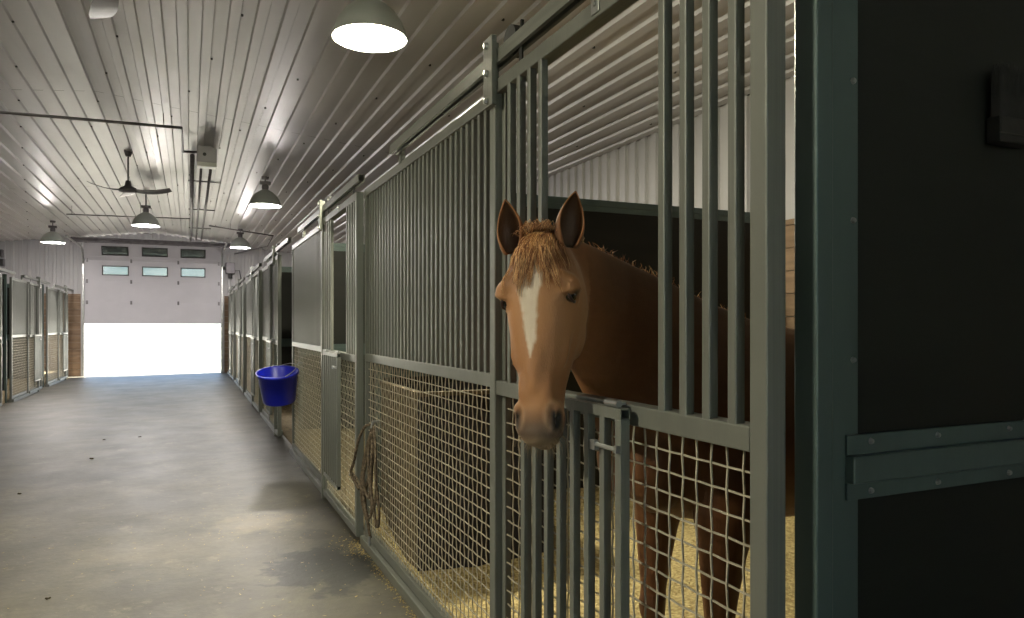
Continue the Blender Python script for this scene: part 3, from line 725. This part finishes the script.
# ------------------------------------------------------------ the horse (shade painted into its coat behind the head)
exec(compile(r'''
P0 = Vector((.908, 1.83, 1.678)); Mz = Vector((.826, 1.69, 1.125))
a_ = (Mz-P0).normalized(); HS = .925
n_ = Vector((-.72, -.69, 0)); n_ = (n_-a_*n_.dot(a_)).normalized()
s_ = a_.cross(n_); 
if s_.dot(Vector((.9, -.4, 0))) < 0: s_ = -s_
def HP(u, n, s): return P0+a_*(u*HS)+n_*n+s_*s
def ring(c, ax1, f1, b1, ax2, w2, N=28, pw=2.3, shift=0.):
    out = []
    for k in range(N):
        th = 2*PI*k/N; cn, sn = math.cos(th), math.sin(th)
        x = (abs(cn)**(2/pw))*(1 if cn > 0 else -1); y = (abs(sn)**(2/pw))*(1 if sn > 0 else -1)
        mid = (f1+b1)/2+shift; ex = x*((f1-mid) if x > 0 else (mid-b1))
        out.append(c+ax1*(mid+ex)+ax2*(y*w2))
    return out
H = MB()
secs = [(-.03, .03, -.09, .045, 0), (0, .055, -.13, .062, 0), (.05, .076, -.16, .086, .02), (.10, .084, -.18, .100, .03), (.15, .085, -.19, .108, .03), (.20, .080, -.195, .106, .02), (.26, .070, -.165, .098, .01), (.32, .060, -.135, .085, .01), (.38, .051, -.108, .072, .01), (.44, .044, -.086, .060, 0), (.50, .040, -.072, .059, 0), (.54, .038, -.066, .062, 0), (.575, .028, -.062, .060, 0), (.60, .010, -.055, .048, 0), (.612, -.012, -.045, .022, 0)]
H.loft([ring(HP(u, 0, 0), n_, f, b, s_, w_, pw=2.35, shift=sh) for u, f, b, w_, sh in secs])
Rh = Matrix((s_, n_, a_)).transposed()
for sg in (-1, 1):
    H.ell(HP(.160, .034, sg*.094), .030, .034, .036, Rh)            # brow / orbit
    H.ell(HP(.145, .055, sg*.074), .028, .024, .03, Rh)
    H.ell(HP(.245, -.088, sg*.052), .042, .082, .095, Rh)             # jowl
    H.ell(HP(.30, .008, sg*.072), .016, .014, .085, Rh)             # facial crest
    H.ell(HP(.535, .010, sg*.053), .023, .032, .044, Rh)            # nostril wing
    H.ell(HP(.45, .028, sg*.030), .022, .018, .06, Rh)
H.ell(HP(.575, .0, 0), .053, .034, .038, Rh)                        # upper lip
H.ell(HP(.590, -.048, 0), .034, .028, .026, Rh)                     # lower lip and chin
H.ell(HP(.30, .045, 0), .034, .018, .16, Rh)                        # nasal bone
# neck and trunk
def tb(top, bot, hw, N=28, pw=2.1, narrow=.6):
    top, bot = Vector(top), Vector(bot); c = (top+bot)/2; ax = (top-bot); h = ax.length/2; ax.normalize()
    sd = Vector((.0, 1, 0)); out = []
    for k in range(N):
        th = 2*PI*k/N; cn, sn = math.cos(th), math.sin(th)
        wf = 1-(1-narrow)*max(0, cn)**1.2
        out.append(c+ax*(h*cn)+sd*(hw*wf*sn))
    return out
N_ = MB()
N_.loft([tb((.91, 1.815, 1.70), (.97, 1.84, 1.50), .05), tb((.98, 1.855, 1.705), (1.0, 1.865, 1.40), .066), tb((1.08, 1.885, 1.695), (1.035, 1.885, 1.315), .08),
         tb((1.25, 1.93, 1.648), (1.10, 1.91, 1.22), .095, narrow=.5), tb((1.42, 1.95, 1.592), (1.17, 1.95, 1.10), .13, narrow=.5), tb((1.62, 1.97, 1.522), (1.235, 1.975, .98), .18, narrow=.45),
         tb((1.80, 1.98, 1.468), (1.36, 1.98, .84), .225, narrow=.5), tb((1.92, 1.98, 1.452), (1.62, 1.98, .78), .255, narrow=.6), tb((2.05, 1.98, 1.43), (2.0, 1.98, .77), .28, narrow=.75),
         tb((2.35, 1.98, 1.41), (2.35, 1.98, .79), .295, narrow=.85), tb((2.65, 1.98, 1.44), (2.62, 1.98, .86), .285, narrow=.85), tb((2.9, 1.98, 1.455), (2.86, 1.98, .93), .265, narrow=.85), tb((3.08, 1.98, 1.39), (3.05, 1.98, 1.0), .21, narrow=.85), tb((3.17, 1.98, 1.27), (3.16, 1.98, 1.08), .10)])
def leg(pts, N=18):
    rings = []
    P = [Vector(p[:3]) for p in pts]
    for i, p in enumerate(pts):
        c = P[i]; rings.append([c+Vector((p[3]*math.cos(2*PI*k/N), p[4]*math.sin(2*PI*k/N), 0)) for k in range(N)])
    N_.loft(rings)
for y in (1.80, 2.15):
    o_ = (y-1.98)
    leg([(1.66, 1.98+o_*.75, 1.18, .15, .085), (1.60, 1.98+o_*.85, 1.0, .15, .10), (1.54, 1.98+o_*.95, .86, .115, .085), (1.52, y, .74, .082, .064), (1.51, y, .62, .062, .052), (1.505, y, .52, .047, .043), (1.50, y, .47, .049, .046), (1.50, y, .43, .047, .044), (1.51, y, .38, .034, .032), (1.515, y, .28, .030, .026), (1.51, y, .22, .036, .033), (1.50, y, .19, .038, .034), (1.475, y, .13, .030, .030), (1.455, y, .085, .04, .042), (1.45, y, .07, .045, .045)])
for y in (1.84, 2.12):
    o_ = (y-1.98)
    leg([(2.92, 1.98+o_*.7, 1.25, .17, .09), (2.88, 1.98+o_*.8, 1.08, .19, .12), (2.86, 1.98+o_, .92, .15, .11), (2.90, y, .78, .10, .075), (2.98, y, .66, .065, .05), (3.05, y, .57, .052, .042), (3.06, y, .52, .052, .042), (3.04, y, .46, .042, .036), (3.03, y, .36, .034, .029), (3.02, y, .25, .032, .028), (3.01, y, .21, .040, .036), (2.98, y, .14, .032, .032), (2.955, y, .085, .043, .044), (2.95, y, .07, .046, .046)])
# chest muscles
for sg in (-1, 1): N_.ell(Vector((1.34, 1.98+sg*.085, 1.02)), .11, .085, .16)
for v in N_.bm.verts: pass
tmp = bpy.data.meshes.new('tmp_h'); H.bm.to_mesh(tmp); H.bm.free()
tmp2 = bpy.data.meshes.new('tmp_b'); bmesh.ops.recalc_face_normals(N_.bm, faces=N_.bm.faces); N_.bm.to_mesh(tmp2); N_.bm.free()
bmj = bmesh.new(); bmj.from_mesh(tmp); bmj.from_mesh(tmp2); bmesh.ops.recalc_face_normals(bmj, faces=bmj.faces)
# recalc separately may flip shells; fine for voxel remesh
me0 = bpy.data.meshes.new('raw'); bmj.to_mesh(me0); bmj.free()
ob0 = bpy.data.objects.new('raw', me0); COL.objects.link(ob0)
md = ob0.modifiers.new('r', 'REMESH'); md.mode = 'VOXEL'; md.voxel_size = .0075; md.adaptivity = 0
ms = ob0.modifiers.new('s', 'SMOOTH'); ms.factor = .6; ms.iterations = 9
dg = bpy.context.evaluated_depsgraph_get(); body_me = bpy.data.meshes.new_from_object(ob0.evaluated_get(dg))
bpy.data.objects.remove(ob0); 
for q in (tmp, tmp2, me0): bpy.data.meshes.remove(q)
# ---- sculpt details
nv = len(body_me.vertices); co = np.empty(nv*3, np.float32); body_me.vertices.foreach_get('co', co); co = co.reshape(-1, 3)
no = np.empty(nv*3, np.float32); body_me.vertices.foreach_get('normal', no); no = no.reshape(-1, 3)
A, Nn, S, P_0 = [np.array(v) for v in (a_, n_, s_, P0)]
def hc(c): d = c-P_0; return d@A/HS, d@Nn, d@S
u, n, s = hc(co)
headmask = (u > -.08) & (u < .7) & (np.abs(s) < .13) & (n > -.24) & (n < .12)
sa = np.abs(s)
disp = np.zeros(nv)
def g(x, w_): return np.exp(-(x/w_)**2)
# nostril hollow (comma): seen from the front and side
sgn_front = (n > -.03)
nost = g(u-.535-(sa-.045)*.8, .033)*g(sa-.054, .0165)*(n > 0.0)
nost2 = g(u-.538, .026)*g(n-.018, .015)*(sa > .05)
disp -= headmask*np.clip(nost+nost2, 0, 1)*.021
rim = g(np.sqrt(((u-.535)/.036)**2+((sa-.054)/.021)**2)-1.15, .22)*(n > .0)
disp += headmask*rim*.004
# mouth line
mouth = g(u-.592-.0*(n), .004)*(n < .01)*(n > -.06)
mouth = g((u-.583)+(n+.02)*.35, .005)*(n < -.012)
disp -= headmask*(u > .5)*mouth*.007
# hollow above the eye, temple groove, cheek groove
disp -= headmask*g(u-.085, .022)*g(sa-.074, .018)*(n > 0)*.006
disp -= headmask*g(u-.33, .06)*g(n+.02, .02)*(sa > .03)*.005
disp -= headmask*g(u-.42, .05)*g(n-.0, .018)*(sa > .03)*.004
# eye socket
EU, EN = .188, .030
disp -= headmask*g(u-EU, .016)*g(n-EN, .018)*(sa > .05)*.007
disp += headmask*g(np.sqrt(((u-EU)/.017)**2+((n-EN)/.023)**2)-1.35, .25)*(sa > .045)*.0035
# fine muscle modulation on trunk
co2 = co+no*disp[:, None]
body_me.vertices.foreach_set('co', co2.astype(np.float32).ravel())
body_me.update()
# ---- colours
def lerp(a, b, t): t = t[:, None]; return a*(1-t)+b*t
rng = np.random.default_rng(3)
chest = np.array([.205, .080, .027]); dark = np.array([.06, .022, .010]); white = np.array([.60, .52, .42]); tan = np.array([.46, .235, .105]); pinkgrey = np.array([.12, .08, .052]); blk = np.array([.008, .006, .005])
c = np.tile(chest, (nv, 1))
nz = np.array([noise.noise(Vector((float(x)*9, float(y)*9, float(z)*9))) for x, y, z in co])
nz2 = np.array([noise.noise(Vector((float(x)*60, float(y)*60, float(z)*60))) for x, y, z in co])
c *= (1+.16*nz+.10*nz2)[:, None]
hm = headmask.astype(float)
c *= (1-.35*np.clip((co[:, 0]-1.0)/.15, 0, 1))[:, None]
# lighter nose sides, cheeks
c = lerp(c, tan, hm*np.clip((u-.30)/.2, 0, 1)*np.clip((.56-u)/.05, 0, 1)*(.55+.2*nz)*g(sa, .06))
c = lerp(c, tan, hm*g(u-.24, .16)*(n > -.12)*.6)
# muzzle
c = lerp(c, pinkgrey, hm*np.clip((u-.50)/.06, 0, 1)*.85)
c = lerp(c, np.array([.42, .27, .16]), hm*np.clip(rim, 0, 1)*.35)
c = lerp(c, np.array([.05, .035, .028]), hm*np.clip((u-.545)/.03, 0, 1)*(n > -.06)*.6)
c = lerp(c, np.array([.28, .20, .12]), hm*np.clip((u-.585)/.02, 0, 1)*.6)
# blaze
s2 = s+.007+.004*nz
wid = np.interp(u, [.085, .11, .15, .20, .26, .32, .37], [.020, .040, .042, .030, .023, .018, .002])
bl_ = np.clip((wid-np.abs(s2)+.002*nz2*2)/.008, 0, 1)*((u > .085) & (u < .372) & (n > 0))
c = lerp(c, white*(1), hm*bl_*(.88+.12*nz2))
# nostrils, mouth, eye rim
c = lerp(c, blk, np.clip(hm*np.clip((nost+nost2-.25)*2.2, 0, 1), 0, 1))
c = lerp(c, dark*.5, hm*(u > .5)*np.clip(mouth, 0, 1)*.8)
eyer = g(np.sqrt(((u-EU)/.017)**2+((n-EN)/.023)**2), .85)*(sa > .045)
c = lerp(c, dark*.5, hm*np.clip(eyer*1.3, 0, 1))
# lower legs darker
c = lerp(c, dark, (co[:, 2] < .5)*.5)
body_me.materials.clear()
m, nt, b = nodes('chestnut_coat')
vc = nt.nodes.new('ShaderNodeVertexColor'); vc.layer_name = 'Col'; nt.links.new(vc.outputs[0], b.inputs['Base Color'])
b.inputs['Roughness'].default_value = .55; b.inputs['Sheen Weight'].default_value = .12; b.inputs['Sheen Tint'].default_value = (1, .7, .4, 1); b.inputs['Specular IOR Level'].default_value = .35
tc = nt.nodes.new('ShaderNodeTexCoord'); mp = nt.nodes.new('ShaderNodeMapping'); mp.inputs['Scale'].default_value = (1, 1, .22); nt.links.new(tc.outputs['Object'], mp.inputs[0])
bump(nt, b, mp.outputs[0], 420, .35, .003, 2); M['coat'] = m
body_me.materials.append(m)
bvh_bm = bmesh.new(); bvh_bm.from_mesh(body_me); bvh = BVHTree.FromBMesh(bvh_bm)
attr = bvh_bm.verts.layers.float_color.new('Col'); bvh_bm.verts.ensure_lookup_table()
for i, v in enumerate(bvh_bm.verts): v[attr] = (*[max(0, float(x)) for x in c[i]], 1)
# ---- ears, in the same mesh
up = Vector((0, 0, 1)); vl = Vector((-.914, .406, 0)); vf = Vector((-.42, -.9, 0)).normalized()
def ear(base, tip, opend, L, W):
    ax = (tip-base).normalized(); op = (opend-ax*opend.dot(ax)).normalized(); sd = ax.cross(op)
    eb = bmesh.new(); lay = eb.verts.layers.float_color.new('Col'); G = []
    NU, NW = 16, 14
    for i in range(NU+1):
        t = i/NU; wdt = W*(math.sin(PI*min(1, (t*.86+.14))**.85)**.75)*(1-.12*t) if t < 1 else .001
        wdt = max(wdt, .0015)
        cup = math.radians(150-70*t)                     # half opening of the arc
        bend = -.010*math.sin(PI*t)
        row = []
        for j in range(NW+1):
            q = -1+2*j/NW; ang = q*cup
            R_ = wdt/max(math.sin(min(cup, PI/2)), .3)
            p = base+ax*(L*t)+sd*(R_*math.sin(ang)*1.0)-op*(R_*(math.cos(ang))*.75)+op*(bend+R_*.2)
            v = eb.verts.new(p); k = .75+.25*abs(q)
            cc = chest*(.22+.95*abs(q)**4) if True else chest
            v[lay] = (*[float(x) for x in cc], 1); row.append(v)
        G.append(row)
    for i in range(NU):
        for j in range(NW): eb.faces.new((G[i][j], G[i][j+1], G[i+1][j+1], G[i+1][j]))
    bmesh.ops.recalc_face_normals(eb, faces=eb.faces)
    bmesh.ops.solidify(eb, geom=list(eb.faces), thickness=.004)
    mm = bpy.data.meshes.new('e'); eb.to_mesh(mm); eb.free(); bvh_bm.from_mesh(mm); bpy.data.meshes.remove(mm)
eL = HP(.022, .005, -.084); eR = HP(.022, .005, .072)
ear(eL, eL+up*.15+vl*.026+vf*.02, vf*1.0+vl*.35, .155, .044)
ear(eR, eR+up*.15-vl*.024+vf*.01, vf*1.0-vl*.25, .156, .044)
bvh_bm.to_mesh(body_me); bvh_bm.free(); body_me.shade_smooth()
horse = link('horse', body_me); tag(horse, 'chestnut horse with a white blaze leaning its head out of the nearest stall', 'horse')
# eyes
eye_m, nt, b = nodes('horse_eye'); b.inputs['Base Color'].default_value = (.012, .007, .004, 1); b.inputs['Roughness'].default_value = .05; b.inputs['Coat Weight'].default_value = 1
lid_m = simple('eyelid_skin', (.05, .022, .012), (.035, .016, .01), rough=.5, scale=40)
for sg in (-1, 1):
    org = HP(EU, EN, sg*.2); hit, nn, idx, dist = bvh.ray_cast(org, -s_*sg)
    c0 = hit-s_*sg*.0105
    R_ = Matrix((n_, a_, s_)).transposed().to_4x4()
    mb = MB(); bmesh.ops.create_uvsphere(mb.bm, u_segments=20, v_segments=14, radius=1, matrix=Matrix.Translation(c0) @ R_ @ Matrix.Diagonal((.021, .017, .0165, 1)))
    mb.build('eye', eye_m, horse, smooth=True)
    for lid in (-1, 1):     # eyelids, upper (-a) and lower
        mb = MB(); pts = []
        for i in range(13):
            th = PI*i/12; q = Vector((math.cos(th)*.0235, lid*math.sin(th)*(.0135 if lid < 0 else .0145), 0))
            dep = .0105*math.sqrt(max(0, 1-(q.x/.026)**2))
            pts.append(c0+n_*q.x+a_*q.y+s_*sg*(dep-.001))
        mb.tube(pts, [.002]+[.0042]*11+[.002], 8); mb.build('eyelid', lid_m, horse, smooth=True)
# ---- hair
hair_m, nt, b = nodes('mane_hair'); 
mix_noise(nt, b, (.20, .075, .024), (.80, .42, .17), 260, 2, (1, 1, .03)); b.inputs['Roughness'].default_value = .45; b.inputs['Specular IOR Level'].default_value = .5
hair3 = [simple('hair_'+nm, a, b, rough=.42, scale=40) for nm, a, b in (('dark', (.16, .055, .018), (.22, .08, .027)), ('mid', (.40, .18, .065), (.50, .23, .08)), ('pale', (.74, .44, .20), (.86, .56, .28)))]
def strands_obj(name, defs, mat, r=.0011, parent=horse, n=3):
    mb = MB()
    for pts in defs:
        k = len(pts); n0 = len(mb.bm.faces); mb.tube(pts, [r*(1-.75*(i/(k-1))) for i in range(k)], n); mb.bm.faces.ensure_lookup_table()
        mi = (hash(round(pts[0].x*4e4)) + len(pts)) % 3 if isinstance(mat, list) else 0
        for fi in range(n0, len(mb.bm.faces)): mb.bm.faces[fi].material_index = mi
    ml = mat if isinstance(mat, list) else [mat]
    o = mb.build(name, ml[0], parent, smooth=True)
    for q in ml[1:]: o.data.materials.append(q)
    o['kind'] = 'stuff'; return o
def project_out(p, off):
    loc, nrm, i, d = bvh.find_nearest(p); return loc+nrm*off if loc is not None else p
defs = []
rnd = random.Random(5)
locks = []
for i in range(46):
    r0 = rnd.gauss(-.004, .028); locks.append((r0, rnd.uniform(-.03, .015), rnd.gauss(0, .016)+r0*.9-(.008 if rnd.random() < .4 else 0), rnd.uniform(.09, .185)))
for i in range(1150):                                      # forelock: locks fanning out from the poll over the forehead
    lk = rnd.choice(locks)
    r0 = lk[0]+rnd.gauss(0, .007); u0 = lk[1]+rnd.gauss(0, .008); drift = lk[2]-(r0-lk[0])*.8+rnd.gauss(0, .002); Ln = lk[3]*rnd.uniform(.75, 1.05)
    pts = []
    K = 8
    for k in range(K+1):
        t = k/K; uu = u0+Ln*t; ss = r0+drift*t+.004*math.sin(t*5+i); p = HP(uu, .11, ss)
        lift = .004+.020*math.sin(PI*min(1, t*1.15+.05))*(1-t*.75)*rnd.uniform(.4, 1.05)
        h_, nr, ix, ds = bvh.ray_cast(HP(uu, .25, ss), -n_)
        if h_ is None or (h_-HP(uu, .05, ss)).length > .07 or abs(ss) > .092: break
        pts.append(h_+n_*(lift+.001))
    if len(pts) > 3: defs.append(pts)
for i in range(260):                                       # short tuft at the poll
    r0 = rnd.gauss(0, .026); u0 = rnd.uniform(-.045, -.005); p = HP(u0, rnd.uniform(-.02, .03), r0)
    h_ = project_out(p, .001); d1 = (up*rnd.uniform(.6, 1)+n_*rnd.uniform(.2, .8)+s_*rnd.gauss(0, .5)).normalized()
    Ln = rnd.uniform(.02, .036)
    defs.append([h_, h_+d1*Ln*.6, h_+d1*Ln+n_*Ln*.7-up*.004, h_+d1*Ln*.8+n_*Ln*1.5-up*.02])
strands_obj('forelock', defs, hair3, .0012)
defs = []
crest = [(.95, 1.84, 1.70), (1.08, 1.885, 1.695), (1.25, 1.93, 1.648), (1.42, 1.95, 1.592), (1.62, 1.97, 1.522), (1.78, 1.98, 1.475)]
def crest_pt(t):
    t *= len(crest)-1; i = min(int(t), len(crest)-2); f = t-i; return Vector(crest[i]).lerp(Vector(crest[i+1]), f)
for i in range(1100):
    t = rnd.random(); p = project_out(crest_pt(t)+Vector((0, rnd.uniform(-.006, .02), .02)), -.001)
    Ln = rnd.uniform(.10, .2)*(1-.4*t); d = Vector((rnd.gauss(0, .05), .35, .22)); q = p.copy(); pts = [p]
    for k in range(5):
        d = d+Vector((0, .05, -.26)); q = q+d.normalized()*Ln/5; pts.append(q.copy())
    defs.append(pts)
for i in range(170):                                       # flyaways
    t = rnd.random(); p = project_out(crest_pt(t)+Vector((0, 0, .02)), 0)
    Ln = rnd.uniform(.008, .028); d = Vector((rnd.gauss(-.2, .6), rnd.gauss(0, .3), 1)).normalized()
    defs.append([p, p+d*Ln*.6, p+d*Ln+Vector((rnd.gauss(0, .006), 0, -.002))])
strands_obj('mane', defs, hair3, .0011)
defs = []
for i in range(90):                                        # whiskers on chin and nostrils
    uu = rnd.uniform(.575, .615); nn = rnd.uniform(-.07, .0); ss = rnd.choice((-1, 1))*rnd.uniform(.01, .06)
    p = project_out(HP(uu, nn, ss), 0); d = (p-HP(.53, -.02, 0)).normalized()
    Ln = rnd.uniform(.012, .04); d2 = (d+Vector((0, 0, -.6))).normalized()
    defs.append([p, p+d*Ln*.5, p+d2*Ln])
strands_obj('whiskers', defs, simple('whisker_hair', (.35, .25, .14), (.2, .13, .07), rough=.5), .0006)
defs = []
for i in range(500):
    a0 = rnd.uniform(0, 2*PI); r0 = rnd.uniform(0, .03); p = Vector((3.15, 1.98+r0*math.cos(a0), 1.28+r0*math.sin(a0)))
    Ln = rnd.uniform(.55, .85); e_ = rnd.uniform(0, .05)
    defs.append([p, p+Vector((.05+e_, r0*math.cos(a0)*.6, -.05)), p+Vector((.07+e_, r0*math.cos(a0)*2, -.25)), p+Vector((.07+e_, r0*math.cos(a0)*2.4, -.5)), p+Vector((.06+e_, r0*math.cos(a0)*1.6, -Ln))])
strands_obj('tail', defs, hair_m, .0022)
for (x, y) in ((1.45, 1.80), (1.45, 2.15), (2.95, 1.84), (2.95, 2.12)):
    MB().lathe([(0, .0), (.062, .0), (.058, .03), (.048, .085), (0, .085)], 20, (x, y, .012)).build('hoof', M['hoof'], horse, smooth=True)
''', 'horse', 'exec'))
